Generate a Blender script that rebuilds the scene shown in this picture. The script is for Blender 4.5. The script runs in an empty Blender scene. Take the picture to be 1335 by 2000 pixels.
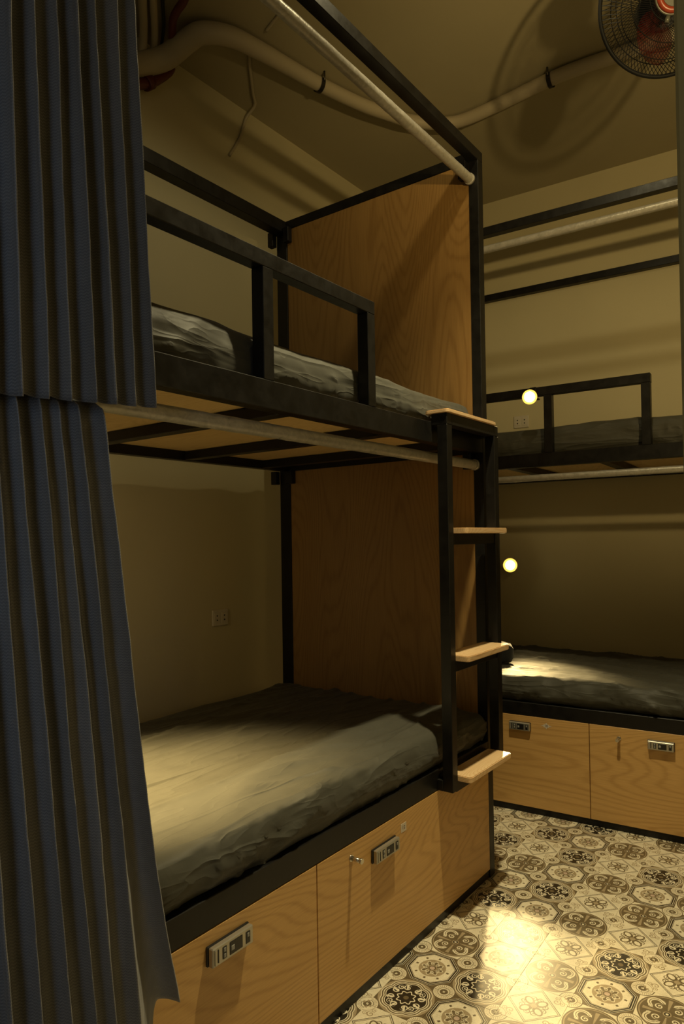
import bpy, bmesh, math, random
from mathutils import Vector, Matrix, noise
C = bpy.context.scene.collection
scn = bpy.context.scene
# ------------------------------------------------------------------ camera
cam = bpy.data.cameras.new('camera'); camo = bpy.data.objects.new('camera', cam); C.objects.link(camo)
cam.sensor_fit = 'VERTICAL'; cam.sensor_height = 36.0; cam.lens = 1341.25 / 2000 * 36
cam.shift_x = -(714.49 - 667.5) / 2000; cam.shift_y = (1037.67 - 1000) / 2000
ya, pi_, ro = math.radians(35.7338), math.radians(.6777), math.radians(-.8981)
fw = Vector((-math.sin(ya) * math.cos(pi_), math.cos(ya) * math.cos(pi_), math.sin(pi_)))
r = Vector((math.cos(ya), math.sin(ya), 0)); u = r.cross(fw)
r2 = r * math.cos(ro) + u * math.sin(ro); u2 = -r * math.sin(ro) + u * math.cos(ro)
M = Matrix((r2, u2, -fw)).transposed().to_4x4(); M.translation = Vector((1.0673, -2.2274, 1.1834))
camo.matrix_world = M; cam.clip_start = .02
scn.camera = camo
# ------------------------------------------------------------------ world, light, exposure
w = bpy.data.worlds.new('world'); scn.world = w; w.use_nodes = True
w.node_tree.nodes['Background'].inputs[0].default_value = (.30, .27, .2, 1)
w.node_tree.nodes['Background'].inputs[1].default_value = .05
scn.view_settings.view_transform = 'Standard'; scn.view_settings.look = 'None'
scn.view_settings.exposure = 0.0; scn.view_settings.gamma = 1.0
scn.view_settings.use_curve_mapping = False
WARM = (1.0, .73, .31); NEUT = (1.0, .85, .48); COOL = (.42, .66, 1.0)
def lamp(name, kind, loc, power, col, size=.05, aim=None, spot=None, blend=.5, sizey=None, spread=None):
    l = bpy.data.lights.new(name, kind); l.energy = power; l.color = col
    if kind == 'AREA':
        l.size = size
        if spread: l.spread = math.radians(spread)
        if sizey: l.shape = 'RECTANGLE'; l.size_y = sizey
    else: l.shadow_soft_size = size
    if spot: l.spot_size = math.radians(spot); l.spot_blend = blend
    o = bpy.data.objects.new(name, l); C.objects.link(o); o.location = loc
    if aim is not None:
        o.rotation_euler = (Vector(aim) - Vector(loc)).to_track_quat('-Z', 'Y').to_euler()
    return o
L2 = (.43, -.59, 3.06)
lamp('downlight', 'SPOT', L2, 225, NEUT, .035, aim=(.44, -.62, 0), spot=80, blend=1.0)          # ceiling downlight over the aisle, just out of frame
lamp('downlight_spill', 'SPOT', L2, 15, NEUT, .035, aim=(.43, -.59, 0), spot=168, blend=.3)    # its wide spill
lamp('bunk_light', 'SPOT', (1.45, -1.33, 1.95), 84, WARM, .025, aim=(1.14, -.38, 2.43), spot=98, blend=.7)           # reading lamp in the bunk opposite
lamp('warm_side_fill', 'POINT', (1.75, -1.05, 1.25), 3, WARM, .16)      # added warm fill from the right for curtain, drawers and lower bed
lamp('doorway_light', 'AREA', (.85, -2.85, 1.30), 1.0, COOL, .35, aim=(-.22, -1.98, 1.25), sizey=1.8, spread=62)   # daylight from the doorway behind
lamp('ambient_fill', 'AREA', (1.3, -3.6, 2.2), 2, NEUT, 1.0, aim=(.2, .3, 1.2))           # added wide fill behind the camera, lifts the ambient level

# ------------------------------------------------------------------ material helpers
class Nd:
    """tiny expression builder over Math nodes"""
    def __init__(s, nt, v): s.nt = nt; s.v = v
    def _m(s, op, *a, clamp=False):
        n = s.nt.nodes.new('ShaderNodeMath'); n.operation = op; n.use_clamp = clamp
        for i, x in enumerate((s,) + a):
            if isinstance(x, Nd): s.nt.links.new(x.v, n.inputs[i])
            else: n.inputs[i].default_value = x
        return Nd(s.nt, n.outputs[0])
    def __add__(s, o): return s._m('ADD', o)
    def __sub__(s, o): return s._m('SUBTRACT', o)
    def __mul__(s, o): return s._m('MULTIPLY', o)
    def __truediv__(s, o): return s._m('DIVIDE', o)
    def abs(s): return s._m('ABSOLUTE')
    def sin(s): return s._m('SINE')
    def cos(s): return s._m('COSINE')
    def min(s, o): return s._m('MINIMUM', o)
    def max(s, o): return s._m('MAXIMUM', o)
    def lt(s, o): return s._m('LESS_THAN', o)
    def gt(s, o): return s._m('GREATER_THAN', o)
    def sqrt(s): return s._m('SQRT')
    def inv(s): return (s * -1) + 1
    def band(s, c, w): return (s - c).abs().lt(w)      # 1 inside the band around c
    def atan2(s, o): return s._m('ARCTAN2', o)
    def mod(s, o): return s._m('FLOORED_MODULO', o)
def mat(name, col=(.5, .5, .5), rough=.5, metal=0, spec=.5):
    m = bpy.data.materials.new(name); m.use_nodes = True
    b = m.node_tree.nodes['Principled BSDF']
    b.inputs['Base Color'].default_value = (*col, 1); b.inputs['Roughness'].default_value = rough
    b.inputs['Metallic'].default_value = metal; b.inputs['Specular IOR Level'].default_value = spec
    return m, m.node_tree, b
def tex(nt, scale=(1, 1, 1), kind='Object', rot=(0, 0, 0)):
    t = nt.nodes.new('ShaderNodeTexCoord'); mp = nt.nodes.new('ShaderNodeMapping')
    mp.inputs['Scale'].default_value = scale; mp.inputs['Rotation'].default_value = rot
    nt.links.new(t.outputs[kind], mp.inputs[0]); return mp.outputs[0]
def noi(nt, vec, scale, detail=3, rough=.5, dist=0):
    n = nt.nodes.new('ShaderNodeTexNoise'); n.inputs['Scale'].default_value = scale
    n.inputs['Detail'].default_value = detail; n.inputs['Roughness'].default_value = rough
    n.inputs['Distortion'].default_value = dist
    nt.links.new(vec, n.inputs['Vector']); return Nd(nt, n.outputs['Fac'])
def ramp(nt, fac, stops):
    n = nt.nodes.new('ShaderNodeValToRGB'); e = n.color_ramp.elements
    while len(e) < len(stops): e.new(.5)
    for i, (p, c) in enumerate(stops): e[i].position = p; e[i].color = (*c, 1)
    nt.links.new(fac.v, n.inputs[0]); return n.outputs[0]
def mixc(nt, fac, a, b):
    n = nt.nodes.new('ShaderNodeMix'); n.data_type = 'RGBA'
    if isinstance(fac, Nd): nt.links.new(fac.v, n.inputs[0])
    else: n.inputs[0].default_value = fac
    for x, i in ((a, 6), (b, 7)):
        if isinstance(x, tuple): n.inputs[i].default_value = (*x, 1)
        else: nt.links.new(x, n.inputs[i])
    return n.outputs[2]
def bump(nt, b, h, strength=.2, dist=.01):
    n = nt.nodes.new('ShaderNodeBump'); n.inputs['Strength'].default_value = strength
    n.inputs['Distance'].default_value = dist
    nt.links.new(h.v, n.inputs['Height']); nt.links.new(n.outputs[0], b.inputs['Normal'])
def paint(name, col, rough=.75):
    m, nt, b = mat(name, col, rough)
    v = tex(nt); n = noi(nt, v, 2.2, 4)
    c = ramp(nt, n, [(.3, tuple(x * .93 for x in col)), (.7, col)])
    nt.links.new(c, b.inputs['Base Color'])
    bump(nt, b, noi(nt, v, 160, 3), .12, .002); return m
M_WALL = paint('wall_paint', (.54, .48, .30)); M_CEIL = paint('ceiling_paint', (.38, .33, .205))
M_PIPE = paint('pipe_paint', (.42, .36, .25), .55)
def steel(name='black_steel', col=(.006, .0055, .005), rough=.36):
    m, nt, b = mat(name, col, rough, 0.0, .32)
    v = tex(nt, (1, 1, 1)); n = noi(nt, v, 22, 5, .65)
    nt.links.new(ramp(nt, n, [(.35, col), (.75, tuple(x * 2.0 for x in col))]), b.inputs['Base Color'])
    nt.links.new((n * .35 + (rough - .14)).v, b.inputs['Roughness'])
    bump(nt, b, noi(nt, v, 60, 3), .12, .002); return m
M_STEEL = steel()
def wood(name, grain, light, dark, scale=1.0, rough=.42, contrast=1.0, rings=66):
    """grain: axis index along the grain"""
    m, nt, b = mat(name, light, rough)
    s = [3.0 * scale] * 3; s[grain] = .50 * scale
    n = noi(nt, tex(nt, tuple(s)), 1.0, 1.5, .35, .12)
    s1 = [40 * scale] * 3; s1[grain] = 2.4 * scale
    wob = noi(nt, tex(nt, tuple(s1)), 1.0, 2)
    ring = (((n + wob * .012) * rings * 6.2832).sin() * .5) + .5
    ring = ring * ring * ring
    s2 = [330] * 3; s2[grain] = 12
    pore = noi(nt, tex(nt, tuple(s2)), 1.0, 2)
    s3 = [16] * 3; s3[grain] = .8
    streak = noi(nt, tex(nt, tuple(s3)), 1.0, 3)
    f = ring * (.19 * contrast) + pore * .42 + streak * .30
    c = ramp(nt, f, [(.28, light), (.80, dark)])
    nt.links.new(c, b.inputs['Base Color'])
    bump(nt, b, f * -1, .08, .001); return m
OAK_L, OAK_D = (.66, .40, .145), (.42, .225, .063)
M_OAKX = wood('oak_grain_x', 0, OAK_L, OAK_D); M_OAKY = wood('oak_grain_y', 1, OAK_L, OAK_D)
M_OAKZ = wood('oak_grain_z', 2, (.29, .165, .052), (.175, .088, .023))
M_STEP = wood('step_pine', 1, (.80, .58, .34), (.62, .34, .14), 2.5, .25)
M_PLYX = wood('deck_plywood', 0, (.78, .56, .26), (.60, .39, .15), 1.6, .55)
def knots(m):
    nt = m.node_tree; b = nt.nodes['Principled BSDF']; src = b.inputs['Base Color'].links[0].from_socket
    vo = nt.nodes.new('ShaderNodeTexVoronoi'); vo.inputs['Scale'].default_value = 3.1
    nt.links.new(tex(nt, (.55, 1.3, 1)), vo.inputs['Vector'])
    k = Nd(nt, vo.outputs['Distance'])
    f = ((k * -18) + 1.25)._m('MAXIMUM', 0.0, clamp=True)
    nt.links.new(mixc(nt, f, src, (.16, .07, .02)), b.inputs['Base Color'])
knots(M_PLYX)
def cloth(name, col, sheen=.3, rough=.85, weave=900, wr=18):
    m, nt, b = mat(name, col, rough, 0, .3)
    v = tex(nt)
    n = noi(nt, v, wr, 4)
    nt.links.new(ramp(nt, n, [(.3, tuple(x * .86 for x in col)), (.75, col)]), b.inputs['Base Color'])
    b.inputs['Sheen Weight'].default_value = sheen; b.inputs['Sheen Roughness'].default_value = .5
    bump(nt, b, noi(nt, v, weave, 2), .25, .0006); return m
def sheet(name, ax):
    m = cloth(name, (.066, .064, .050), .06, .55)
    nt = m.node_tree; b = nt.nodes['Principled BSDF']
    old = b.inputs['Normal'].links[0].from_node
    s1 = [9, 9, 12]; s1[ax] = 1.7; s2 = [20, 20, 26]; s2[ax] = 6
    n1 = noi(nt, tex(nt, s1, rot=(0, 0, .12)), 1.0, 1.5, .5, .5); n2 = noi(nt, tex(nt, s2, rot=(0, 0, -.3)), 1.0, 1.5, .5, .5)
    r1 = ((n1 - .5).abs() * -12 + 1)._m('MAXIMUM', 0.0); r2_ = ((n2 - .5).abs() * -9 + 1)._m('MAXIMUM', 0.0)
    n = nt.nodes.new('ShaderNodeBump'); n.inputs['Strength'].default_value = .38; n.inputs['Distance'].default_value = .010
    nt.links.new((r1 * r1 * .9 + r2_ * r2_ * .22).v, n.inputs['Height']); nt.links.new(n.outputs[0], old.inputs['Normal'])
    return m
M_SHEET = sheet('grey_sheet', 1); M_SHEETX = sheet('grey_sheet_far', 0)
M_DARKFAB = cloth('dark_cushion_cloth', (.02, .02, .02))
def curtain_mat():
    m, nt, b = mat('curtain_sateen', (.07, .075, .08), .46, 0, .6)
    v = tex(nt, (1, 1, 1), 'UV')
    sx = nt.nodes.new('ShaderNodeSeparateXYZ'); nt.links.new(v, sx.inputs[0])
    U = Nd(nt, sx.outputs[0]); V = Nd(nt, sx.outputs[1])
    tw = ((U * 1500 + V * 1500).sin() * .5) + .5
    zig = (((U * 200)._m('PINGPONG', 1.0)) * 3 + V * 1300).sin() * .5 + .5
    n = noi(nt, v, 60, 3)
    f = tw * .25 + zig * .45 + n * .3
    nt.links.new(ramp(nt, f, [(.25, (.12, .122, .126)), (.8, (.22, .215, .208))]), b.inputs['Base Color'])
    b.inputs['Sheen Weight'].default_value = .25
    bump(nt, b, f, .25, .0008); return m
M_CURT = curtain_mat()
def plastic_wrap():
    m, nt, b = mat('wrapped_steel_tube', (.36, .34, .29), .34, .25, .5)
    v = tex(nt)
    n = noi(nt, v, 45, 4, .6, 1.2)
    nt.links.new(ramp(nt, n, [(.30, (.36, .34, .29)), (.70, (.52, .49, .43))]), b.inputs['Base Color'])
    nt.links.new((n * .35 + .18).v, b.inputs['Roughness'])
    bump(nt, b, noi(nt, v, 60, 2, .5, 1.0), .35, .003); return m
M_WRAP = plastic_wrap()
M_CHROME, _, _b = mat('brushed_chrome', (.60, .57, .50), .24, .95)
M_LOCK, _, _b = mat('lock_silver', (.46, .44, .39), .36, .75)
M_BLACKP, _, _b = mat('black_plastic', (.012, .012, .012), .35)
M_GREYP, _, _b = mat('grey_key', (.30, .30, .28), .4)
M_WHITEP, _, _b = mat('ivory_plastic', (.55, .50, .40), .4)
M_PAPER, _, _b = mat('label_paper', (.62, .55, .45), .8)
M_INK, _, _b = mat('label_ink', (.04, .03, .07), .8)
M_RED, _, _b = mat('red_oxide_pipe', (.10, .014, .008), .45)
M_ORANGE, _, _b = mat('orange_plastic', (.26, .035, .012), .35)
M_BLADE, _nt, _b = mat('red_fan_blade', (.09, .010, .008), .3); _b.inputs['Alpha'].default_value = .6
M_WIRE, _, _b = mat('black_fan_wire', (.006, .006, .006), .6, 0, .15)
M_HUB, _, _b = mat('grey_fan_cap', (.09, .09, .07), .35)
M_GROUT, _, _b = mat('grout', (.22, .18, .12), .9)
M_CABLE, _, _b = mat('black_cable', (.02, .02, .02), .6)
M_CLAMP, _, _b = mat('pipe_clamp_metal', (.10, .09, .07), .4, .8)
def emit(name, col, s):
    m, nt, b = mat(name, col, .5)
    b.inputs['Emission Color'].default_value = (*col, 1); b.inputs['Emission Strength'].default_value = s; return m
M_BULB = emit('lit_bulb', (1.0, .84, .42), 9)

M_GLOW = emit('halo_glow', (1.0, .62, .10), 1.1)  # yellow halo round the bulbs, put into a glowing disc on an added cup
# ---- printed tile patterns --------------------------------------------------------------
CR = (.86, .78, .60); TN = (.42, .335, .215); MD = (.165, .125, .070); DK = (.030, .024, .016)
def tile_mat(kind):
    m, nt, b = mat('tile_print_' + kind, CR, .24, 0, .5)
    t = nt.nodes.new('ShaderNodeTexCoord'); sp = nt.nodes.new('ShaderNodeSeparateXYZ')
    nt.links.new(t.outputs['Object'], sp.inputs[0])
    k = 2 / .144
    x = Nd(nt, sp.outputs[0]) * k; y = Nd(nt, sp.outputs[1]) * k
    ax, ay = x.abs(), y.abs()
    R = (x * x + y * y).sqrt(); TH = y.atan2(x)
    # fold into eighth for scroll work
    cx_, cy_ = ax.inv(), ay.inv(); RC = (cx_ * cx_ + cy_ * cy_).sqrt(); TC = cy_.atan2(cx_)
    cheb = ax.max(ay); man = ax + ay
    def scroll(px, py, rad, ux=None, uy=None):       # spiral ring around a point of the folded quarter
        X = (ux if ux is not None else ax) - px; Y = (uy if uy is not None else ay) - py
        d = (X * X + Y * Y).sqrt(); a = Y.atan2(X)
        sp_ = ((d / rad) * 9.0 - a).sin()
        return sp_.gt(.25) * d.lt(rad)
    lay = []     # (mask, colour) painted in order
    if kind == 'dark':
        base = TN
        lay.append((R.gt(1.02), MD))
        lob = (TH * 8 + 3.1416).cos().abs()
        O = (TH * 4).cos().abs() * .075
        Rr = R - O
        lay += [(Rr.lt(.90), CR), (Rr.lt(.865), MD), (Rr.lt(.815), CR), (Rr.lt(.775), MD), (Rr.lt(.73), CR), (Rr.lt(.70), DK)]
        p8 = (TH * 8).cos()
        lay.append((((p8 + .97).lt(.10)) * R.gt(.42) * R.lt(.70), CR))
        lay.append((scroll(.50, .20, .15) + scroll(.20, .50, .15), CR))
        lay.append((scroll(.42, .42, .13), CR))
        star = R - (TH * 8).cos() * .045
        lay += [(star.lt(.33), CR), (star.lt(.28), DK), (R.lt(.10), MD)]
        corner = 'fan'
    elif kind == 'octagon':
        base = CR
        octo = (man * .7071).max(cheb)                # regular octagon distance
        lay += [(octo.gt(.96), MD), (octo.band(.925, .022), DK), (octo.band(.85, .03), DK), (octo.band(.795, .010), MD)]
        lay.append((R.band(.50, .022), TN)); lay.append((R.lt(.48), TN))
        orn = R - (TH * 8).cos() * .07
        lay.append((orn.lt(.38) , CR)); lay.append((orn.lt(.34), MD))
        lay.append((scroll(.25, .09, .09) + scroll(.09, .25, .09), CR))
        lay.append((R.band(.17, .02), TN)); lay.append((R.lt(.10), (.62, .47, .38)))
        lay.append((((TH * 8).cos().gt(.86)) * R.band(.64, .05), MD))
        corner = 'fan'
    elif kind == 'diamond':
        base = CR
        lay += [(man.band(.95, .020), DK), (man.band(.87, .018), MD)]
        d1 = ((x - y) * .7071).abs(); d2 = ((x + y) * .7071).abs()
        for qa, qb in ((ax, ay), (ay, ax)):
            lay.append((scroll(.36, .11, .13, qa, qb) * man.lt(.80), MD))
        lay.append((scroll(.22, .30, .11) * man.lt(.80), TN))
        lens = (d1 * d1 * 34 + (d2 - .30) * (d2 - .30) * 15).lt(.9)
        lens2 = (d2 * d2 * 34 + (d1 - .30) * (d1 - .30) * 15).lt(.9)
        lay.append((lens + lens2, MD)); lay.append(((d1 * d1 * 90 + (d2 - .33) * (d2 - .33) * 40).lt(.9) + (d2 * d2 * 90 + (d1 - .33) * (d1 - .33) * 40).lt(.9), CR)); lay.append((R.lt(.11), TN))
        # scroll sprigs in the corners
        lay.append((scroll(.62, .62, .15), TN)); lay.append((scroll(.82, .58, .10) + scroll(.58, .82, .10), TN))
        corner = 'cross'
    else:
        base = CR
        lay += [(R.lt(.97), MD), (R.band(.90, .02), TN)]
        q = (ax - .34, ay - .34); dd = (q[0] * q[0] + q[1] * q[1]).sqrt()
        qq = (ax - .42, ay - .42); d2_ = (qq[0] * qq[0] + qq[1] * qq[1]).sqrt()
        lay.append((d2_.lt(.30) * dd.gt(.25), CR)); lay.append((d2_.lt(.24) * dd.gt(.25), MD))
        lay.append((d2_.band(.19, .022) * dd.gt(.2), CR))
        lay.append((scroll(.30, .30, .15), CR)); lay.append((scroll(.56, .20, .09) + scroll(.20, .56, .09), CR))
        lay.append((((TH * 4).cos().gt(.93)) * R.lt(.80) * R.gt(.2), TN))
        lay.append((R.lt(.14), TN)); lay.append((R.lt(.10), DK)); lay.append((R.lt(.05), CR))
        corner = 'fan'
    if corner == 'fan':
        lay.append((RC.lt(.42), MD)); lay.append((RC.lt(.385), CR))
        ray = ((TC * 28).sin().gt(.45)) * RC.band(.30, .055)
        lay.append((ray, TN)); lay.append((RC.band(.22, .012), MD)); lay.append((RC.lt(.15), MD)); lay.append((RC.lt(.045), CR))
    else:
        lay.append((RC.band(.34, .012), TN)); cm = cx_.max(cy_); cn = cx_.min(cy_)
        lay.append((cm.lt(.20) * cn.lt(.09), TN)); lay.append((cm.lt(.10), MD)); lay.append((cm.lt(.05), CR))
    col = base
    for msk, c in lay: col = mixc(nt, msk._m('MINIMUM', 1.0), col, c)
    v = tex(nt); nn = noi(nt, v, 260, 4, .7)
    nn2 = noi(nt, v, 30, 3)
    f = ramp(nt, nn * .6 + nn2 * .4, [(.30, (.62, .60, .56)), (.62, (1, 1, 1))])
    mu = nt.nodes.new('ShaderNodeMix'); mu.data_type = 'RGBA'; mu.blend_type = 'MULTIPLY'; mu.inputs[0].default_value = .8
    nt.links.new(col, mu.inputs[6]); nt.links.new(f, mu.inputs[7])
    nt.links.new(mu.outputs[2], b.inputs['Base Color'])
    nt.links.new((nn2 * .14 + .26).v, b.inputs['Roughness'])
    bump(nt, b, nn, .06, .001)
    return m
TM = {k: tile_mat(k) for k in ('dark', 'octagon', 'diamond', 'petal')}

# ------------------------------------------------------------------ mesh helpers
def link(name, bm, mats, parent=None, loc=None, smooth=False):
    me = bpy.data.meshes.new(name); bm.normal_update(); bm.to_mesh(me); bm.free()
    for m in (mats if isinstance(mats, (list, tuple)) else [mats]): me.materials.append(m)
    if smooth:
        for p in me.polygons: p.use_smooth = True
    o = bpy.data.objects.new(name, me); C.objects.link(o)
    if parent: o.parent = parent
    if loc: o.location = loc
    return o
def add_box(bm, x0, x1, y0, y1, z0, z1, bev=.0015, mi=0):
    t = bmesh.new()
    vs = [t.verts.new((x, y, z)) for x in (x0, x1) for y in (y0, y1) for z in (z0, z1)]
    for f in ((0, 1, 3, 2), (4, 6, 7, 5), (0, 4, 5, 1), (2, 3, 7, 6), (0, 2, 6, 4), (1, 5, 7, 3)): t.faces.new([vs[i] for i in f])
    bmesh.ops.recalc_face_normals(t, faces=t.faces[:])
    if bev: bmesh.ops.bevel(t, geom=t.edges[:], offset=bev, segments=2 if bev > .003 else 1, affect='EDGES')
    merge(bm, t, mi)
def merge(bm, t, mi=0, mx=None):
    if mx: bmesh.ops.transform(t, matrix=mx, verts=t.verts[:])
    mp = {v: bm.verts.new(v.co) for v in t.verts}
    for f in t.faces:
        try: nf = bm.faces.new([mp[v] for v in f.verts]); nf.material_index = mi; nf.smooth = f.smooth
        except ValueError: pass
    t.free()
def box(name, x0, x1, y0, y1, z0, z1, m, parent=None, bev=.0015):
    bm = bmesh.new(); add_box(bm, x0, x1, y0, y1, z0, z1, bev); return link(name, bm, m, parent)
def add_cyl(bm, a, b, rad, seg=16, mi=0, rad2=None, smooth=True):
    a, b = Vector(a), Vector(b); d = b - a; t = bmesh.new()
    bmesh.ops.create_cone(t, cap_ends=True, segments=seg, radius1=rad, radius2=rad if rad2 is None else rad2, depth=d.length)
    for f in t.faces: f.smooth = smooth and len(f.verts) == 4
    q = d.to_track_quat('Z', 'Y').to_matrix().to_4x4(); q.translation = (a + b) / 2
    merge(bm, t, mi, q)
def add_tube(bm, pts, rads, seg=14, mi=0, cap=True, sub=6):
    """smooth tube through points (Catmull-Rom)"""
    P = [Vector(p) for p in pts]; n = len(P)
    if not isinstance(rads, (list, tuple)): rads = [rads] * n
    cs, rs = [], []
    for i in range(n - 1):
        p0, p1, p2, p3 = P[max(i - 1, 0)], P[i], P[i + 1], P[min(i + 2, n - 1)]
        for k in range(sub):
            t = k / sub
            cs.append(.5 * ((2 * p1) + (p2 - p0) * t + (2 * p0 - 5 * p1 + 4 * p2 - p3) * t * t + (3 * p1 - p0 - 3 * p2 + p3) * t ** 3))
            rs.append(rads[i] * (1 - t) + rads[i + 1] * t)
    cs.append(P[-1]); rs.append(rads[-1])
    up = Vector((0, 0, 1)); prev = None; rings = []
    for i, c in enumerate(cs):
        d = (cs[min(i + 1, len(cs) - 1)] - cs[max(i - 1, 0)]).normalized()
        if prev is None: s = d.cross(up if abs(d.z) < .9 else Vector((1, 0, 0))).normalized()
        else: s = (prev - d * prev.dot(d)).normalized()
        prev = s; tt = d.cross(s)
        rings.append([bm.verts.new(c + (s * math.cos(2 * math.pi * k / seg) + tt * math.sin(2 * math.pi * k / seg)) * rs[i]) for k in range(seg)])
    for a, b in zip(rings, rings[1:]):
        for k in range(seg):
            f = bm.faces.new((a[k], a[(k + 1) % seg], b[(k + 1) % seg], b[k])); f.smooth = True; f.material_index = mi
    if cap:
        bm.faces.new(rings[0][::-1]).material_index = mi; bm.faces.new(rings[-1]).material_index = mi
def tag(o, label=None, cat=None, group=None, kind=None):
    if label: o['label'] = label
    if cat: o['category'] = cat
    if group: o['group'] = group
    if kind: o['kind'] = kind
    return o
def empty(name, loc, rz, label, cat, group=None):
    o = bpy.data.objects.new(name, None); C.objects.link(o); o.location = loc; o.rotation_euler = (0, 0, rz)
    o.empty_display_size = .1
    return tag(o, label, cat, group)
def struct(o): o['kind'] = 'structure'; return o

# ------------------------------------------------------------------ room shell
SK = math.atan(.0677)                  # the back wall and the bed along it are turned by 4 degrees
ZC = 3.10; XW = -1.118; YB = 1.42
def yback(x): return YB + .0677 * x
def quadwall(name, pts, t, m):
    """vertical slab over footprint line pts[0]-pts[1], thickness t to its outside"""
    (xa, ya_), (xb, yb_) = pts; d = Vector((xb - xa, yb_ - ya_, 0)); n = Vector((-d.y, d.x, 0)).normalized() * t
    bm = bmesh.new(); q = [Vector((xa, ya_, 0)), Vector((xb, yb_, 0)), Vector((xb, yb_, 0)) + n, Vector((xa, ya_, 0)) + n]
    lo = [bm.verts.new(p) for p in q]; hi = [bm.verts.new(p + Vector((0, 0, ZC))) for p in q]
    bm.faces.new(lo[::-1]); bm.faces.new(hi)
    for i in range(4): bm.faces.new((lo[i], lo[(i + 1) % 4], hi[(i + 1) % 4], hi[i]))
    bmesh.ops.recalc_face_normals(bm, faces=bm.faces[:])
    o = link(name, bm, m)
    if max(abs(d.x), abs(d.y)) > 0: tag(o, None, None, None, 'structure')
    return o
XR = 2.40; YF = -4.0
tag(quadwall('wall_left', [(XW, YF), (XW, yback(XW))], .1, M_WALL), 'plain dim cream wall behind the near bunk bed')
tag(quadwall('wall_back', [(XW, yback(XW)), (XR, yback(XR))], .1, M_WALL), 'cream wall behind the far bunk bed')
tag(quadwall('wall_right', [(XR, yback(XR)), (XR, YF)], .1, M_WALL), 'cream wall on the right side')
tag(quadwall('wall_front', [(XR, YF), (XW, YF)], .1, M_WALL), 'cream wall behind the camera')
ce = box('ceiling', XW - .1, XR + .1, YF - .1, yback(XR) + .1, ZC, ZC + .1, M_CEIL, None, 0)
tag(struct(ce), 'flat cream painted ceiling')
fl = box('floor', XW - .1, XR + .1, YF - .1, yback(XR) + .1, -.1, -.004, M_GROUT, None, 0)
tag(struct(fl), 'floor of brown and cream patterned tiles')
# tiles: one object each, four printed designs
P4 = ['dark', 'octagon', 'petal', 'diamond']
def design(i, j):
    if i == 0: return 'dark' if j % 2 == 0 else 'octagon'
    if i == 1: return 'diamond' if j % 2 == 0 else 'petal'
    if i == -1: return P4[(j + 1) % 4]
    if i == 2: return ['petal', 'octagon', 'dark', 'diamond'][j % 4]
    if i == 3: return ['octagon', 'petal', 'diamond', 'dark'][j % 4]
    if i == -2: return ['octagon', 'petal', 'dark', 'diamond'][j % 4]
    return P4[(i * 7 + j * 3 + (i * j) % 3) % 4]
TS = .144; TT = .0398
tmesh = {}
for k in TM:
    bm = bmesh.new(); h = TS / 2 - .0002
    add_box(bm, -h, h, -h, h, -.0045, 0, .0003)
    me = bpy.data.meshes.new('tile'); bm.to_mesh(me); bm.free(); me.materials.append(TM[k]); tmesh[k] = me
ntile = 0
for i in range(-3, 9):
    for j in range(-14, 5):
        x = .208 + TS * (i * math.cos(TT) - j * math.sin(TT)); y = -.0037 + TS * (i * math.sin(TT) + j * math.cos(TT))
        if y > .60 + .07 * x or (x < -.16 and y < -.1) or y < -2.0 or x > 1.25: continue
        o = bpy.data.objects.new('tile', tmesh[design(i, j)]); C.objects.link(o); o.parent = fl
        o.location = (x, y, 0); o.rotation_euler = (0, 0, TT); ntile += 1
# pale post of the doorway the view looks through, at the right edge
bm = bmesh.new(); add_box(bm, .9465, 1.06, -1.60, -1.50, 0, ZC, .003)
o = link('trim_1', bm, paint('pale_green_gloss_paint', (.62, .62, .46), .5)); tag(struct(o), 'pale painted upright post at the right edge')

# ------------------------------------------------------------------ bunk bed along the left wall
T = .037; H = 2.553; W = .946; YN = -2.03
ZB0, ZB1 = 1.480, 1.5439; ZP0, ZP1, ZF1 = .030, .409, .4735
bed = empty('bunk_bed', (0, 0, 0), 0, 'black steel bunk bed with oak drawers, along the left wall, ladder at its far end', 'bunk bed')
def posts(par, xs, ys, H=H):
    for x in xs:
        for y in ys: box('post', x[0], x[1], y[0], y[1], 0, H - T, M_STEEL, par)
posts(bed, [(-T, 0)], [(-T, 0), (YN, YN + T)]); posts(bed, [(-W - .016, -W + .042)], [(-T, 0), (YN, YN + T)])
box('top_rail', -T, 0, YN, 0, H - T, H, M_STEEL, bed); box('top_rail', -W - .016, -W + T, YN, 0, H - .052, H, M_STEEL, bed)
box('top_rail', -W + T, -T, -T, 0, H - T, H, M_STEEL, bed); box('top_rail', -W + T, -T, YN, YN + T, H - T, H, M_STEEL, bed)
for x in (-T - .030, -W + .042, -W - .046):
    box('corner_bracket', x, x + .030, -.062, -.036, H - T - .062, H - T, M_STEEL, bed)
    box('corner_bracket', x, x + .030, -.062, -.036, ZB0 - .055, ZB0, M_STEEL, bed)
# bunk level
box('bunk_rail', -T, 0, YN + T, -T, ZB0, ZB1, M_STEEL, bed); box('bunk_rail', -W, -W + T, YN + T, -T, ZB0, ZB1, M_STEEL, bed)
box('bunk_rail', -W + T, -T, -T, 0, ZB0, ZB1, M_STEEL, bed); box('bunk_rail', -W + T, -T, YN, YN + T, ZB0, ZB1, M_STEEL, bed)
for y in (-.20, -.595, -1.03, -1.46):
    box('cross_bar', -W + T, -T, y, y + .04, ZB0 + .002, ZB0 + .032, M_STEEL, bed)
ys = [YN + T, -1.44, -.99, -.575, -.18, -T]
for a, b in zip(ys, ys[1:]): box('deck_board', -W + T, -T, a + .001, b - .001, ZB0 + .033, ZB0 + .047, M_PLYX, bed, .001)
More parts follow.
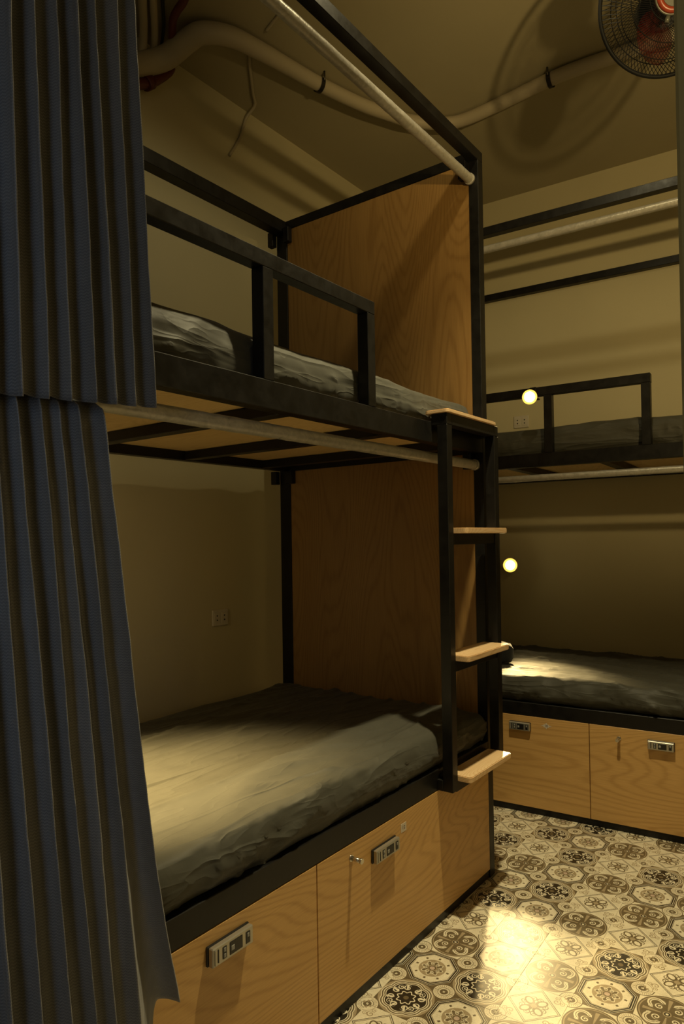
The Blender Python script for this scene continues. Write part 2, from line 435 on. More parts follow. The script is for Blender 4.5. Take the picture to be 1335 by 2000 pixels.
# end boards of oak veneer
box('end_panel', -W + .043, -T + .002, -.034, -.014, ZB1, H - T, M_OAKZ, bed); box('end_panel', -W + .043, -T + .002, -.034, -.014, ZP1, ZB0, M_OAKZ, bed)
# guard rail
def guard(par, x0, x1, ya, yb, yps, z0=ZB1, z1=1.833, axis='y'):
    g = box('guard_rail', *((x0, x1, ya, yb) if axis == 'y' else (ya, yb, x0, x1)), z1 - .036, z1, M_STEEL, par)
    for y in yps:
        box('guard_post', *((x0, x1, y, y + .034) if axis == 'y' else (y, y + .034, x0, x1)), z0, z1 - .036, M_STEEL, g)
guard(bed, -.036, 0, YN + .3, -.687, (-.721, -1.122, -1.60))
# lower frame and drawers
box('base_rail', -T, 0, YN + T, -T, ZP1 + .002, ZF1, M_STEEL, bed); box('base_rail', -W, -W + T, YN + T, -T, ZP1 + .002, ZF1, M_STEEL, bed)
box('base_rail', -W + T, -T, -T, 0, ZP1 + .002, ZF1, M_STEEL, bed); box('base_rail', -W + T, -T, YN, YN + T, ZP1 + .002, ZF1, M_STEEL, bed)
box('base_board', -W + T, -T, YN + T, -T, ZF1 - .02, ZF1 - .004, M_PLYX, bed)
box('kick_rail', -.032, -.004, YN + T, -T, 0, ZP0, M_STEEL, bed)
def text_mesh(bm, s, size, mx, mi):
    cu = bpy.data.curves.new('t', 'FONT'); cu.body = s; cu.size = size; cu.extrude = .0002; cu.align_x = 'CENTER'; cu.align_y = 'CENTER'
    o = bpy.data.objects.new('t', cu); C.objects.link(o); dg = bpy.context.evaluated_depsgraph_get()
    me = bpy.data.meshes.new_from_object(o.evaluated_get(dg)); t = bmesh.new(); t.from_mesh(me); merge(bm, t, mi, mx)
    bpy.data.objects.remove(o); bpy.data.curves.remove(cu); bpy.data.meshes.remove(me)
def drawer_parts(dr, place, s0, s1, lock=None, handle=None, label=None, txt='10', star=False):
    """place: Matrix from local (s along front, out, up) to bed space"""
    if handle is not None:
        bm = bmesh.new(); hs, hz = handle
        add_cyl(bm, (hs, 0, hz), (hs, .003, hz), .0085, 16); add_cyl(bm, (hs, .003, hz), (hs, .030, hz), .0055, 16)
        add_cyl(bm, (hs, .030, hz), (hs, .036, hz), .0068, 16)
        bm.transform(place); tag(link('handle', bm, M_CHROME, dr), 'small chrome peg handle')
    if lock is not None:
        a, b, z0, z1 = lock; bm = bmesh.new(); L = b - a; hh = z1 - z0; zc = (z0 + z1) / 2
        add_box(bm, a, b, 0, .006, z0 - .001, z1 + .001, .0015, 1)
        add_box(bm, a + .002, b - .001, .006, .019, z0, z1, .002, 0)
        def face(u0, u1, v0, v1, mi, d=.0012): add_box(bm, a + L * u0, a + L * u1, .0185, .019 + d, z0 + hh * v0, z0 + hh * v1, .0008, mi)
        face(.06, .10, .1, .9, 0, .002); face(.13, .16, .15, .85, 1)
        face(.24, .34, .18, .82, 1); face(.265, .315, .24, .46, 2, .002); face(.265, .315, .54, .76, 2, .002)
        face(.41, .72, .16, .84, 1); face(.44, .52, .36, .62, 2, .002)
        face(.80, .91, .18, .82, 1); face(.83, .88, .52, .74, 2, .002)
        bm.transform(place); tag(link('lock', bm, [M_LOCK, M_BLACKP, M_GREYP], dr), 'silver keypad lock with dark display')
    if label is not None:
        ls, lz = label; bm = bmesh.new()
        if star:
            t = bmesh.new(); n = 16; ctr = []
            for k in range(n):
                rr = .019 if k % 4 == 0 else (.0125 if k % 2 == 0 else .010); a_ = 2 * math.pi * k / n
                ctr.append(t.verts.new((ls + rr * math.cos(a_) * 1.25, .0006, lz + rr * .72 * math.sin(a_))))
            t.faces.new(ctr); r_ = bmesh.ops.extrude_face_region(t, geom=t.faces[:])
            bmesh.ops.translate(t, vec=(0, -.0005, 0), verts=[v for v in r_['geom'] if isinstance(v, bmesh.types.BMVert)])
            bmesh.ops.recalc_face_normals(t, faces=t.faces[:]); merge(bm, t, 0)
        else: add_box(bm, ls - .014, ls + .014, 0, .0007, lz - .012, lz + .012, 0, 0)
        mx = Matrix.Translation((ls, .0008, lz)) @ Matrix.Rotation(math.pi / 2, 4, 'X')
        mx = Matrix.Translation((ls, .0008, lz)) @ Matrix(((1, 0, 0, 0), (0, 0, 1, 0), (0, 1, 0, 0), (0, 0, 0, 1)))
        if txt: text_mesh(bm, txt, .015, mx, 1)
        bm.transform(place); tag(link('number_sticker', bm, [M_PAPER, M_INK], dr), 'small pale paper sticker')
# bed 1: s runs along +y, out is +x (view from +x: +y to the right)
PL1 = Matrix(((0, 1, 0, 0), (1, 0, 0, 0), (0, 0, 1, 0), (0, 0, 0, 1)))
def drawer1(a, b, m=M_OAKY): return box('drawer_front', -.018, 0.0, a, b, ZP0, ZP1, m, bed, .001)
d1 = drawer1(YN + T + .001, -.968); d2 = drawer1(-.965, -T - .001)
drawer_parts(d1, PL1, 0, 0, lock=(-1.310, -1.196, .343, .381))
drawer_parts(d2, PL1, 0, 0, lock=(-.745, -.632, .326, .361), handle=(-.832, .374), label=(-.585, .366), txt='12')
# curtain rods
def rod(par, a, b, r_=.0165):
    bm = bmesh.new(); a, b = Vector(a), Vector(b); n = 90; pts = [a.lerp(b, k / n) for k in range(n + 1)]
    rads = [r_ * (1 + .05 * noise.noise(Vector((k * .9, a.z * 7, 3)))) for k in range(n + 1)]
    add_tube(bm, pts, rads, 18, 0, True, 1)
    d = (b - a).normalized()
    for q, s in ((a, 1), (b, -1)): add_cyl(bm, q, q + d * .012 * s, r_ * 1.18, 18)
    return tag(link('curtain_rod', bm, M_WRAP, par), 'steel curtain rod wrapped in clear plastic')
rod(bed, (-.030, YN + T, 2.452), (-.030, -T, 2.452)); rod(bed, (-.030, YN + T, 1.434), (-.030, -T, 1.440))
# ladder
SX0, SX1 = .020, .055; SY = [(-.392, -.360), (-.062, -.030)]; ZL0, ZL1 = .412, 1.566
lad = box('ladder', SX0, SX1, SY[0][1], SY[1][0], ZL1 - .035, ZL1, M_STEEL, bed)
for q in SY:
    box('arm', 0, SX1, q[0], q[1], ZL1 - .035, ZL1, M_STEEL, lad); box('arm', 0, SX0, q[0], q[1], ZL0, ZL0 + .034, M_STEEL, lad)
for s in SY: box('stile', SX0, SX1, s[0], s[1], ZL0, ZL1 - .035, M_STEEL, lad)
def board(name, x0, x1, y0, y1, z0, z1, par):
    """step board with rounded near and far outer corners and a grooved front lip"""
    bm = bmesh.new(); rr = .012; pts = []
    for cx_, cy_, a0 in ((x1 - rr, y1 - rr, 0), (x0 + rr, y1 - rr, 90), (x0 + rr, y0 + rr, 180), (x1 - rr, y0 + rr, 270)):
        for k in range(5):
            a = math.radians(a0 + 22.5 * k); pts.append((cx_ + rr * math.cos(a), cy_ + rr * math.sin(a)))
    lo = [bm.verts.new((x, y, z0)) for x, y in pts]; hi = [bm.verts.new((x, y, z1)) for x, y in pts]
    bm.faces.new(lo[::-1]); bm.faces.new(hi)
    for i in range(len(pts)): bm.faces.new((lo[i], lo[(i + 1) % len(pts)], hi[(i + 1) % len(pts)], hi[i]))
    bmesh.ops.bevel(bm, geom=[e for e in bm.edges if abs(e.verts[0].co.z - e.verts[1].co.z) < 1e-6], offset=.002, segments=2, affect='EDGES')
    o = link(name, bm, M_STEP, par); return o
for z in (1.197, .806, .440):
    box('crossbar', SX0 + .004, SX1 - .004, SY[0][1], SY[1][0], z - .034, z, M_STEEL, lad)
    board('step', .0 if z > .5 else .012, .100, -.3595, -.0625, z, z + .018, lad)
board('step', -.022, .062, -.396, -.052, ZL1, ZL1 + .012, lad)

# ------------------------------------------------------------------ bunk bed along the back wall (local x along wall, y to the back)
SB = .5743
D2 = .845; X0, X1 = -1.02, .96
H2 = 2.5624; A0, A1 = 1.4822, 1.5386; B0, B1, B2 = .0281, .4151, .472
bed2 = empty('bunk_bed', (0, SB, 0), SK, 'black steel bunk bed with oak drawers across the far wall', 'bunk bed')
for x in (X0, X1 - T):
    for y in (0, D2 - T): box('post', x, x + T, y, y + T, 0, H2 - T, M_STEEL, bed2)
for y in (0, D2 - T):
    box('top_rail', X0, X1, y, y + T, H2 - T, H2, M_STEEL, bed2)
    box('bunk_rail', X0 + T, X1 - T, y, y + T, A0, A1, M_STEEL, bed2)
    box('base_rail', X0 + T, X1 - T, y, y + T, B1 + .002, B2, M_STEEL, bed2)
for x in (X0, X1 - T):
    box('top_rail', x, x + T, T, D2 - T, H2 - T, H2, M_STEEL, bed2); box('bunk_rail', x, x + T, T, D2 - T, A0, A1, M_STEEL, bed2)
    box('base_rail', x, x + T, T, D2 - T, B1 + .002, B2, M_STEEL, bed2)
xs = [X0 + T]
for x in (-.62, -.20, .20, .60):
    box('cross_bar', x, x + .04, T, D2 - T, A0 + .002, A0 + .032, M_STEEL, bed2); xs.append(x + .02)
xs.append(X1 - T)
M_PLY2 = wood('deck_plywood_far', 1, (.78, .56, .26), (.60, .39, .15), 1.6, .55); knots(M_PLY2)
for a, b in zip(xs, xs[1:]): box('deck_board', a + .001, b - .001, T, D2 - T, A0 + .033, A0 + .046, M_PLY2, bed2, .001)
box('base_board', X0 + T, X1 - T, T, D2 - T, B2 - .02, B2 - .004, M_PLY2, bed2)
box('kick_rail', X0 + T, X1 - T, .004, .032, 0, B0, M_STEEL, bed2)
guard(bed2, 0, .034, -.60, .412, (-.012, .377, -.42), A1, 1.820, 'x')
PL2 = Matrix(((1, 0, 0, 0), (0, -1, 0, 0), (0, 0, 1, 0), (0, 0, 0, 1)))
def drawer2(a, b): return box('drawer_front', a, b, 0.0, .018, B0, B1, M_OAKX, bed2, .001)
e1 = drawer2(X0 + T + .001, .1495); e2 = drawer2(.1525, X1 - T - .001)
drawer_parts(e1, PL2, 0, 0, lock=(-.186, -.092, .355, .388), label=(-.026, .383), txt='10', star=True)
drawer_parts(e2, PL2, 0, 0, lock=(.376, .474, .350, .383), handle=(.268, .372), label=(.530, .366), txt=None, star=True)
rod(bed2, (X0 + T, .02, 1.436), (X1 - T, .02, 1.436), .014); rod(bed2, (X0 + T, .02, 2.470), (X1 - T, .02, 2.470), .0165)

# ------------------------------------------------------------------ mattresses
def mattress(name, x0, x1, y0, y1, z0, z1, along, seed, par_loc, rz, label, wr=1.0, hem=.006, res=.0095):
    """rounded fitted-sheet mattress with creases; along: axis of its length"""
    bm = bmesh.new(); nx = int((x1 - x0) / res); ny = int((y1 - y0) / res); h = z1 - z0; rr = min(.035, h * .42)
    prof = []
    ns = 7
    for k in range(ns + 1): prof.append((0, h - rr) if False else None)
    # outline rings from bottom up to edge of the top, then the top grid
    def P(x, y, z, nrm):
        s = Vector((x * 1.0 + seed, y * 1.0, z)); a = Vector((s.x * (1.2 if along == 'x' else 7), s.y * (7 if along == 'x' else 1.2), z * 3))
        top = max(0, nrm.z); side = 1 - abs(nrm.z)
        L = s.x if along == 'x' else s.y; Wd = s.y if along == 'x' else s.x
        def crease(px, py, sd):
            n_ = noise.noise(Vector((px, py, sd))); return max(0, 1 - abs(n_) * 5.5) ** 2
        wob = .12 * noise.noise(Vector((L * 1.7, Wd * 2, seed)))
        d = top * wr * (.0060 * noise.noise(Vector((L * 1.1, (Wd + wob) * 6, seed))) + .0095 * crease(L * .8, (Wd + wob + .25 * L) * 5, seed + 2)
                        + .0075 * crease(L * 1.1 + 3, (Wd + wob - .12 * L) * 8, seed + 5) + .0012 * noise.noise(Vector((L * 8, Wd * 30, seed))))
        zz = (z1 - z) / h
        lean = L + .35 * zz * noise.noise(Vector((L * 2.2, 0, seed + 6)))
        swell = .5 + .5 * noise.noise(Vector((L * 1.3, 3, seed)))
        d += side * wr * (.0100 * noise.noise(Vector((lean * 9, zz * 1.2, seed))) + .0150 * swell * crease(lean * 7, zz * 1.6 + L * 2, seed + 3)
                          + .0110 * swell * crease(lean * 13, zz * 2.5 - L * 3, seed + 4) - .004 * zz)
        e = math.exp(-((z - (z1 - rr * .6)) / .02) ** 2)
        d += wr * .0040 * e * noise.noise(Vector((L * 16, Wd * 8, seed + 9)))
        return Vector((x, y, z)) + nrm * d
    grid = {}
    def put(i, j, lev):
        key = (i, j, lev)
        if key not in grid:
            x = x0 + (x1 - x0) * i / nx; y = y0 + (y1 - y0) * j / ny
            ex = 0; ey = 0
            nrm = Vector((0, 0, 1)); z = z1
            # round the outer strip
            def rnd(v, a, b):
                if v - a < rr: t = (rr - (v - a)) / rr; return -1, t
                if b - v < rr: t = (rr - (b - v)) / rr; return 1, t
                return 0, 0
            sx_, tx_ = rnd(x, x0, x1); sy_, ty_ = rnd(y, y0, y1)
            t = min(1, math.hypot(tx_, ty_)) if (tx_ or ty_) else 0
            drop = rr * (1 - math.sqrt(max(0, 1 - t * t)))
            z -= drop; nrm = Vector((sx_ * tx_, sy_ * ty_, math.sqrt(max(.02, 1 - t * t)))).normalized()
            # gentle filling crown
            z += .002 * math.sin(math.pi * i / nx) * math.sin(math.pi * j / ny)
            grid[key] = bm.verts.new(P(x, y, z, nrm))
        return grid[key]
    for i in range(nx):
        for j in range(ny):
            bm.faces.new((put(i, j, 0), put(i + 1, j, 0), put(i + 1, j + 1, 0), put(i, j + 1, 0)))
    ring = [(i, 0) for i in range(nx)] + [(nx, j) for j in range(ny)] + [(i, ny) for i in range(nx, 0, -1)] + [(0, j) for j in range(ny, 0, -1)]
    prev = [grid[(i, j, 0)] for i, j in ring]; nl = 7
    for l in range(1, nl + 1):
        cur = []
        for i, j in ring:
            x = x0 + (x1 - x0) * i / nx; y = y0 + (y1 - y0) * j / ny
            n = Vector((-1 if i == 0 else 1 if i == nx else 0, -1 if j == 0 else 1 if j == ny else 0, 0)).normalized()
            zt = z1 - rr; t = l / nl; z = zt * (1 - t) + z0 * t
            tuck = -.012 * max(0, t - .55) / .45
            L = x if along == 'x' else y
            if l == nl: z += hem * (noise.noise(Vector((L * 9, seed, 0))) + .5)
            cur.append(bm.verts.new(P(x, y, z, n) + n * (tuck + .004 * math.sin(math.pi * min(1, t * 1.2)))))
        for k in range(len(ring)):
            k2 = (k + 1) % len(ring); bm.faces.new((prev[k], cur[k], cur[k2], prev[k2]))
        prev = cur
    bmesh.ops.recalc_face_normals(bm, faces=bm.faces[:])
    o = link(name, bm, M_SHEET if along == 'y' else M_SHEETX, None, par_loc, True); o.rotation_euler = (0, 0, rz)
    return tag(o, label, 'mattress')
mattress('mattress', -.940, -.002, -1.99, -.040, ZF1, .578, 'y', 1.3, (0, 0, 0), 0, 'lower mattress in grey-green sheet on the near left bunk bed')
mattress('mattress', -.905, -.042, -1.99, -.040, ZB0 + .047, 1.650, 'y', 7.7, (0, 0, 0), 0, 'upper mattress in grey sheet behind the guard rail of the near left bunk bed')
mattress('mattress', X0 + .045, X1 - .045, .004, D2 - .04, B2, .578, 'x', 12.1, (0, SB, 0), SK, 'lower mattress in olive sheet on the far bunk bed, lit by a bulb', 1.4)
mattress('mattress', X0 + .045, X1 - .045, .040, D2 - .045, A0 + .046, 1.652, 'x', 19.5, (0, SB, 0), SK, 'upper mattress in dark grey sheet on the far bunk bed', 1.3)

# ------------------------------------------------------------------ curtains
def curtain(label, ztop, zbot, yR, yL, nf, xrod, xout, amp, seed, hemrise=0, zdrop=.30):
    bm = bmesh.new(); uvl = bm.loops.layers.uv.new('UVMap')
    nu = nf * 22; nv = 90; V = []
    for j in range(nv + 1):
        t = j / nv; z = ztop + (zbot - ztop) * t; row = []
        R_ = yR(z); L_ = yL(z)
        out = min(1, (ztop - z) / zdrop); out = out * out * (3 - 2 * out)
        for i in range(nu + 1):
            s = i / nu
            ph = 2 * math.pi * (s * nf + .32 * noise.noise(Vector((s * nf * .55, z * .8, seed))) + .10 * noise.noise(Vector((s * nf * 1.3, z * 2.6, seed + 4))))
            am = amp * (.75 + .45 * noise.noise(Vector((s * nf * .9, z * .5, seed + 8)))) * (.55 + .45 * out)
            c = math.cos(ph); prof = c * (1.18 - .18 * c * c)
            x = xrod + (xout(z) - xrod) * out + am * prof
            y = R_ + (L_ - R_) * s + math.sin(ph) * am * .42 * (1 if True else 0)
            x += .0022 * noise.noise(Vector((s * 30, z * 11, seed + 3))) + .0012 * noise.noise(Vector((s * 70, z * 30, seed + 5)))
            zz = z + (hemrise(s) * t ** 3 if hemrise else 0) - .011 * (abs(math.cos(ph * .5)) - .6) * t ** 40
            row.append((bm.verts.new((x, y, zz)), (s * nf * .12, z)))
        V.append(row)
    for j in range(nv):
        for i in range(nu):
            q = (V[j][i], V[j + 1][i], V[j + 1][i + 1], V[j][i + 1])
            f = bm.faces.new([a[0] for a in q]); f.smooth = True
            for lp, a in zip(f.loops, q): lp[uvl].uv = a[1]
    # stitched hem: a doubled strip at the bottom and at the leading edge
    o = link('curtain', bm, M_CURT, None); 
    so = o.modifiers.new('cloth', 'SOLIDIFY'); so.thickness = .0022; so.offset = 0
    return tag(o, label, 'curtain')
curtain('upper dark blue pleated curtain gathered at the near end of the left bunk bed', 2.436, 1.425,
        lambda z: -1.462 - .050 * max(0, z - 1.43), lambda z: -1.93, 12, -.030, lambda z: .048, .022, 3.1, hemrise=lambda s: -.035 * s)
curtain('lower dark blue pleated curtain hanging down over the drawers of the left bunk bed', 1.452, .16,
        lambda z: -1.556 + .078 * (1.42 - z), lambda z: -1.95, 11, -.030, lambda z: .030 + .045 * max(0, 1.4 - z), 0.020, 8.4, zdrop=.05,
        hemrise=lambda s: .235 * math.exp(-((s - .0) / .082) ** 8))

# ------------------------------------------------------------------ lit reading bulbs on goosenecks at the back wall
def bulb(pos, wall, label, power, aim, spot=None):
    p = Vector(pos); wv = Vector(wall)
    root = empty('reading_lamp', wv, 0, label, 'lamp', 'lit reading bulbs of the far bunk bed')
    def rel(v): return Vector(v) - wv
    bm = bmesh.new(); add_cyl(bm, (0, 0, 0), (0, -.014, 0), .028, 24); link('wall_plate', bm, M_BLACKP, root)
    d = (p - wv).normalized()
    bm = bmesh.new(); add_tube(bm, [rel(wv + Vector((0, -.012, 0))), rel(wv + d * .10), rel(wv + d * ((p - wv).length * .6)), rel(p - d * .045)], .005, 10); link('gooseneck', bm, M_BLACKP, root)
    bm = bmesh.new(); add_cyl(bm, rel(p - d * .055), rel(p - d * .018), .014, 20); sk = link('socket', bm, M_BLACKP, root)
    bm = bmesh.new(); bmesh.ops.create_uvsphere(bm, u_segments=24, v_segments=14, radius=.026)
    for f in bm.faces: f.smooth = True
    b = link('bulb', bm, M_BULB, root, rel(p)); b.visible_shadow = True
    tag(b, 'glowing yellow bulb')
    bm = bmesh.new(); add_cyl(bm, rel(p - d * .030), rel(p - d * .004), .020, 28, 0, .038); add_cyl(bm, rel(p - d * .004), rel(p - d * .002), .038, 28, 1, .036)
    tag(link('halo_cup', bm, [M_BLACKP, M_GLOW], root), 'added cup with a glowing face as yellow bulb halo')
def clip_bulb(pos, rail, label):
    p = Vector(pos); wv = Vector(rail)
    root = empty('reading_lamp', wv, 0, label, 'lamp', 'lit reading bulbs of the far bunk bed')
    q = p - wv; d = Vector((-.3, .95, .05)).normalized()           # the cup opens towards the aisle
    bm = bmesh.new(); add_box(bm, -.014, .014, -.006, .042, -.042, -.036, .001); add_box(bm, -.014, .014, -.006, 0, -.042, .006, .001); add_box(bm, -.014, .014, -.006, .042, .001, .006, .001)
    link('clamp', bm, M_BLACKP, root)
    bm = bmesh.new(); add_tube(bm, [Vector((0, -.004, -.02)), Vector((0, -.022, -.022)), q + d * .045], .0045, 10); link('neck', bm, M_BLACKP, root)
    bm = bmesh.new(); add_cyl(bm, q + d * .050, q + d * .018, .013, 20); link('socket', bm, M_BLACKP, root)
    bm = bmesh.new(); bmesh.ops.create_uvsphere(bm, u_segments=24, v_segments=14, radius=.022)
    for f in bm.faces: f.smooth = True
    tag(link('bulb', bm, M_BULB, root, q), 'glowing yellow bulb')
    bm = bmesh.new(); add_cyl(bm, q + d * .026, q + d * .002, .018, 28, 0, .031); add_cyl(bm, q + d * .002, q, .031, 28, 1, .029)
    tag(link('halo_cup', bm, [M_BLACKP, M_GLOW], root), 'added cup with a glowing face as yellow bulb halo')
clip_bulb((-.040, .492, 1.766), (-.055, .568, 1.814), 'upper glowing reading bulb clipped to the guard rail of the far bunk bed')
bulb((-.470, 1.235, 1.032), (-.54, yback(-.54), 1.028), 'lower glowing reading bulb over the far lower mattress', 3, None)
lamp('upper_bulb_light', 'SPOT', (-.030, .462, 1.764), 2.5, WARM, .02, aim=(.3, -.4, 1.5), spot=150, blend=.6)
lamp('lower_bulb_light', 'SPOT', (-.462, 1.195, 1.030), 88, WARM, .027, aim=(-.08, .69, .57), spot=44, blend=.9)
lamp('lower_bulb_spill', 'SPOT', (-.462, 1.195, 1.030), 2.2, WARM, .027, aim=(.25, -.36, 0.0), spot=120, blend=.6)
lamp('near_bed_light', 'SPOT', (-.62, -1.62, 1.36), 330, WARM, .03, aim=(-.42, -1.20, .57), spot=56, blend=1)   # reading lamp behind the near curtain
lamp('near_bed_spill', 'SPOT', (-.62, -1.62, 1.30), 4, WARM, .03, aim=(-1.11, -.95, 1.12), spot=110, blend=1)

# dark cushion at the head of the far lower bed
bm = bmesh.new(); bmesh.ops.create_uvsphere(bm, u_segments=28, v_segments=18, radius=1)
for v in bm.verts:
    q = v.co; s = Vector([math.copysign(abs(c) ** .62, c) for c in q]); v.co = Vector((s.x * .07, s.y * .045, s.z * .05)) * (1 + .05 * noise.noise(q * 3))
o = link('cushion', bm, M_DARKFAB, None, (-.345, .80, .636), True); o.rotation_euler = (.0, .10, .5); tag(o, 'small black cushion at the left end of the far lower mattress', 'cushion')

# ------------------------------------------------------------------ sockets
def outlet(loc, rz, label):
    root = empty('wall_socket', loc, rz, label, 'socket')
    bm = bmesh.new(); add_box(bm, -.043, .043, -.009, 0, -.034, .034, .003); link('faceplate', bm, M_WHITEP, root)
    for k in (-1, 1):
        bm = bmesh.new(); add_box(bm, k * .020 - .015, k * .020 + .015, -.0105, -.008, -.022, .022, .001, 0)
        for z in (-.009, .009): add_cyl(bm, (k * .020, -.0110, z), (k * .020, -.0100, z), .0035, 12, 1)
        link('outlet', bm, [M_WHITEP, M_BLACKP], root)
outlet((XW, -.252, .866), math.pi / 2, 'cream double wall socket above the near lower mattress')
outlet((-.455, yback(-.455), 1.825), SK, 'cream wall socket below the upper bulb of the far bed')

# ------------------------------------------------------------------ pipes on wall and ceiling
ZPp = 3.065
bm = bmesh.new()
pts = [(-1.085, -.70, 2.93), (-1.080, -.63, 2.975), (-1.03, -.56, 3.02), (-.93, -.545, 3.045), (-.86, -.53, 3.055), (-.795, -.455, 3.058), (-.765, -.348, 3.060), (-.738, -.204, 3.062), (-.71, -.049, 3.065), (-.655, .161, 3.068),
       (-.60, .30, 3.07), (-.546, .403, 3.07), (-.464, .49, 3.07), (-.361, .543, 3.07), (-.158, .537, 3.07), (.063, .516, 3.07), (.224, .522, 3.07), (.42, .545, 3.07), (1.2, .60, 3.07), (2.36, .66, 3.07)]
rads = [.042, .042, .042, .040, .038, .035, .033, .030, .028, .027, .027, .027, .027, .027, .027, .027, .027, .027, .027, .027]
add_tube(bm, pts, rads, 20); o = link('ceiling_pipe', bm, M_PIPE); tag(o, 'cream flexible pipe curving across the ceiling', 'pipe')
def clamp(c, d, label):
    c = Vector(c); d = Vector(d).normalized(); s = d.cross(Vector((0, 0, 1))).normalized()
    root = empty('pipe_clamp', (c.x, c.y, ZC), 0, label, 'clamp'); off = Vector((c.x, c.y, ZC))
    bm = bmesh.new(); rr = .0325; prev = None
    rows = []
    for k in range(0, 25):
        a = math.radians(-200 + 220 * k / 24); p = c + s * math.cos(a) * rr + Vector((0, 0, math.sin(a) * rr)) - off
        rows.append([bm.verts.new(p + d * q) for q in (-.009, .009)])
    for a_, b_ in zip(rows, rows[1:]): bm.faces.new((a_[0], a_[1], b_[1], b_[0]))
    bmesh.ops.solidify(bm, geom=bm.faces[:], thickness=.003)
    link('band', bm, M_CLAMP, root)
    bm = bmesh.new(); p = c + s * rr * 1.1 - off; add_cyl(bm, p + Vector((0, 0, -.004)), Vector((p.x, p.y, 0)), .004, 10); link('bolt', bm, M_CLAMP, root); bm = bmesh.new()
    p = c - s * rr * 1.1 - off; add_box(bm, p.x - .009, p.x + .009, p.y - .009, p.y + .009, -.012, 0)
    link('ceiling_anchor', bm, M_CLAMP, root)
clamp((-.708, -.040, 3.065), (.25, 1, 0), 'metal pipe clamp above the near bunk bed')
clamp((.066, .516, 3.07), (1, .02, 0), 'metal pipe clamp beside the fan')
bm = bmesh.new(); add_tube(bm, [(-.775, -.36, 3.092), (-.86, -.29, 3.093), (-.94, -.20, 3.093), (-1.00, -.13, 3.092), (-1.045, -.075, 3.088), (-1.10, -.075, 3.05), (-1.112, -.10, 2.96), (-1.112, -.165, 2.85)], .0065, 10)
o = link('conduit', bm, M_PIPE); tag(o, 'thin cream conduit branching from the pipe down the left wall', 'conduit')
bm = bmesh.new(); add_tube(bm, [(-.700, -.36, 3.093), (-.65, -.375, 3.094), (-.606, -.391, 3.094), (-.585, -.42, 3.094), (-.57, -.50, 3.094), (-.50, -.90, 3.094)], .006, 10)
o = link('conduit', bm, M_PIPE); tag(o, 'thin cream conduit running over the ceiling to the near side', 'conduit')
def run(name, pts, rr, m, label, cat='pipe'):
    bm = bmesh.new(); add_tube(bm, pts, rr, 14); tag(link(name, bm, m), label, cat)
run('riser_pipe', [(-.70, -.90, 3.072), (-.86, -.79, 3.072), (-.929, -.738, 3.072), (-1.005, -.678, 3.068), (-1.06, -.640, 3.045), (-1.085, -.628, 3.01)], .015, M_PIPE, 'cream pipe next to the curtain running along the ceiling to the wall')
run('riser_pipe', [(-.66, -.875, 3.072), (-.83, -.77, 3.072), (-.901, -.714, 3.072), (-.992, -.640, 3.068), (-1.05, -.598, 3.05), (-1.08, -.588, 3.02)], .013, M_PIPE, 'second cream pipe beside the black cable on the ceiling')
run('cable', [(-.64, -.850, 3.085), (-.81, -.74, 3.085), (-.878, -.692, 3.085), (-.975, -.612, 3.085), (-1.05, -.565, 3.07), (-1.075, -.555, 3.04)], .006, M_CABLE, 'black cable between the cream pipes and the dark red pipe on the ceiling', 'cable')
run('red_pipe', [(-.70, -.71, 3.066), (-.80, -.662, 3.066), (-.852, -.648, 3.064), (-.90, -.630, 3.062), (-.955, -.590, 3.06), (-1.00, -.555, 3.055)], .014, M_RED, 'dark red pipe with an elbow above the cream pipe')
bm = bmesh.new(); add_tube(bm, [(-1.088, -.490, 3.045), (-1.088, -.507, 3.02), (-1.088, -.545, 2.975), (-1.088, -.60, 2.925), (-1.088, -.72, 2.85)], [.018, .021, .020, .020, .020], 14)
add_cyl(bm, (-1.088, -.585, 2.938), (-1.088, -.612, 2.914), .026, 16)
o = link('red_pipe', bm, M_RED); tag(o, 'dark red pipe below the cream pipe at the curtain edge', 'pipe')

# ------------------------------------------------------------------ fan
FC = Vector((.662, -.20, 2.662)); FN = (Vector((1.0673, -2.2274, 1.1834)) - FC).normalized()
FN = (FN + Vector((.30, .0, .18))).normalized()
fan = empty('wall_fan', FC, 0, 'black wire cage fan with red blades and orange hub under the ceiling', 'fan')
Q = FN.to_track_quat('Z', 'Y').to_matrix().to_4x4()
FR = .180
def torus(bm, R_, r_, z, seg=64, mi=0, tseg=8):
    rows = []
    for i in range(seg):
        a = 2 * math.pi * i / seg; c = Vector((math.cos(a), math.sin(a), 0))
        rows.append([bm.verts.new(c * (R_ + r_ * math.cos(b)) + Vector((0, 0, z + r_ * math.sin(b)))) for b in [2 * math.pi * k / tseg for k in range(tseg)]])
    for i in range(seg):
        a, b = rows[i], rows[(i + 1) % seg]
        for k in range(tseg):
            f = bm.faces.new((a[k], b[k], b[(k + 1) % tseg], a[(k + 1) % tseg])); f.smooth = True; f.material_index = mi
def grille(side):
    bm = bmesh.new(); n = 96; dep = .058 * side
    for i in range(n):
        a = 2 * math.pi * i / n; tw = .55
        pts = []
        for k in range(8):
            t = k / 7; R_ = .045 + (FR - .045) * t; an = a + tw * side * (1 - t) ** 1.4
            z = dep * (1 - t ** 3.2)
            pts.append((R_ * math.cos(an), R_ * math.sin(an), z))
        add_tube(bm, pts, .0010, 3, 0, False, 1)
    for R_, z in ((.144, dep * (1 - .8 ** 3.2)), (.11, dep * .93), (.062, dep)): torus(bm, R_, .0013, z, 48, 0, 5)
    bm.transform(Q); o = link('front_grille' if side > 0 else 'rear_grille', bm, M_WIRE, fan); o['label'] = 'fine black spiral wires'; return o
g1 = grille(1); grille(-1)
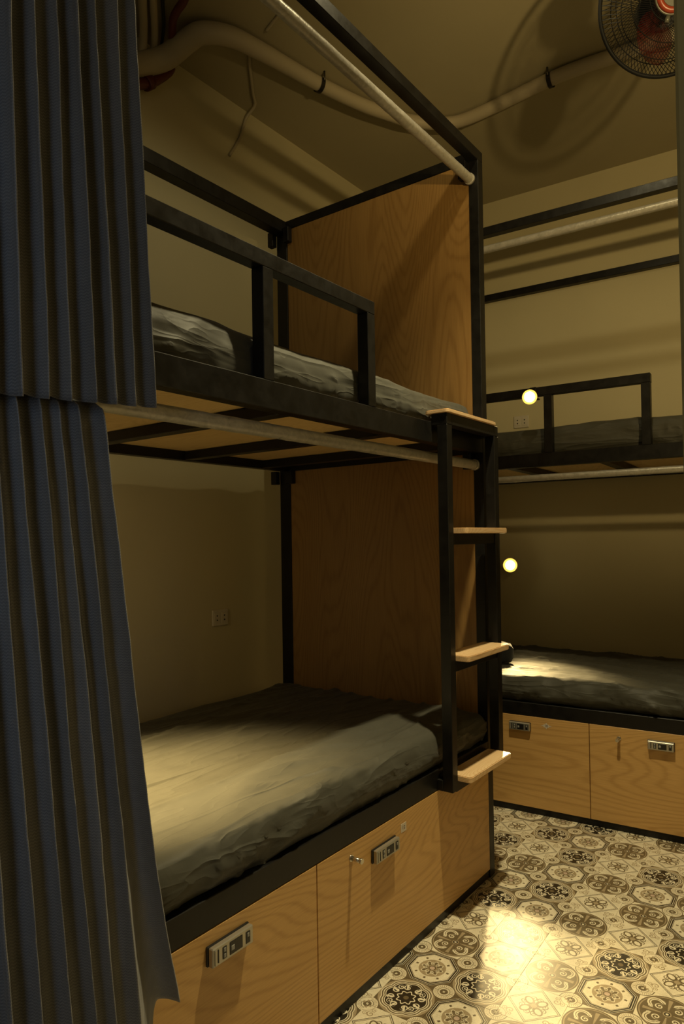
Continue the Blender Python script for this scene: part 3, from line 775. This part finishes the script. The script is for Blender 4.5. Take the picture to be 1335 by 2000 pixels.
bm = bmesh.new(); torus(bm, FR, .0055, 0, 72); bm.transform(Q); link('rim', bm, M_WIRE, fan)
bm = bmesh.new(); add_cyl(bm, (0, 0, .052), (0, 0, .066), .030, 32, 1); torus(bm, .037, .0085, .060, 40, 0); torus(bm, .046, .004, .056, 40, 2)
for k in range(3):
    a = math.radians(20 + 120 * k); add_cyl(bm, (.05 * math.cos(a), .05 * math.sin(a), .055), (.066 * math.cos(a), .066 * math.sin(a), .055), .007, 8, 2)
bm.transform(Q); tag(link('hub_badge', bm, [M_ORANGE, M_HUB, M_HUB], fan), 'orange ring around a grey cap')
for k in range(3):
    bm = bmesh.new(); rows = []
    for i in range(13):
        t = i / 12; R_ = .03 + .122 * t; w_ = (.35 + .55 * math.sin(math.pi * min(1, t * 1.05) ** .8)) * (1 if t < .97 else .7)
        row = []
        for j in range(7):
            s = j / 6 - .5; an = 2 * math.pi * k / 3 + .9 * w_ * s * 1.8 / (1 + .2 * t) + .35 * t
            row.append(bm.verts.new((R_ * math.cos(an), R_ * math.sin(an), .010 - s * .045 * (1 - .3 * t))))
        rows.append(row)
    for a, b in zip(rows, rows[1:]):
        for j in range(6): f = bm.faces.new((a[j], a[j + 1], b[j + 1], b[j])); f.smooth = True
    bmesh.ops.solidify(bm, geom=bm.faces[:], thickness=.002)
    bm.transform(Q); link('blade', bm, M_BLADE, fan, None, True)
bm = bmesh.new(); add_cyl(bm, (0, 0, -.005), (0, 0, .03), .034, 28, 0, .028); bm.transform(Q); link('blade_hub', bm, M_BLADE, fan)
bm = bmesh.new(); add_cyl(bm, (0, 0, -.15), (0, 0, -.055), .050, 28, 0, .058); bm.transform(Q); link('motor', bm, M_BLACKP, fan)
base = FN * -.13
bm = bmesh.new(); add_tube(bm, [base, base + Vector((.02, .03, .10)), base + Vector((.03, .05, ZC - FC.z - base.z))], .014, 12)
top = base + Vector((.03, .05, ZC - FC.z - base.z)); add_cyl(bm, top - Vector((0, 0, .02)), top, .05, 24); link('bracket', bm, M_BLACKP, fan)
print('tiles', ntile)
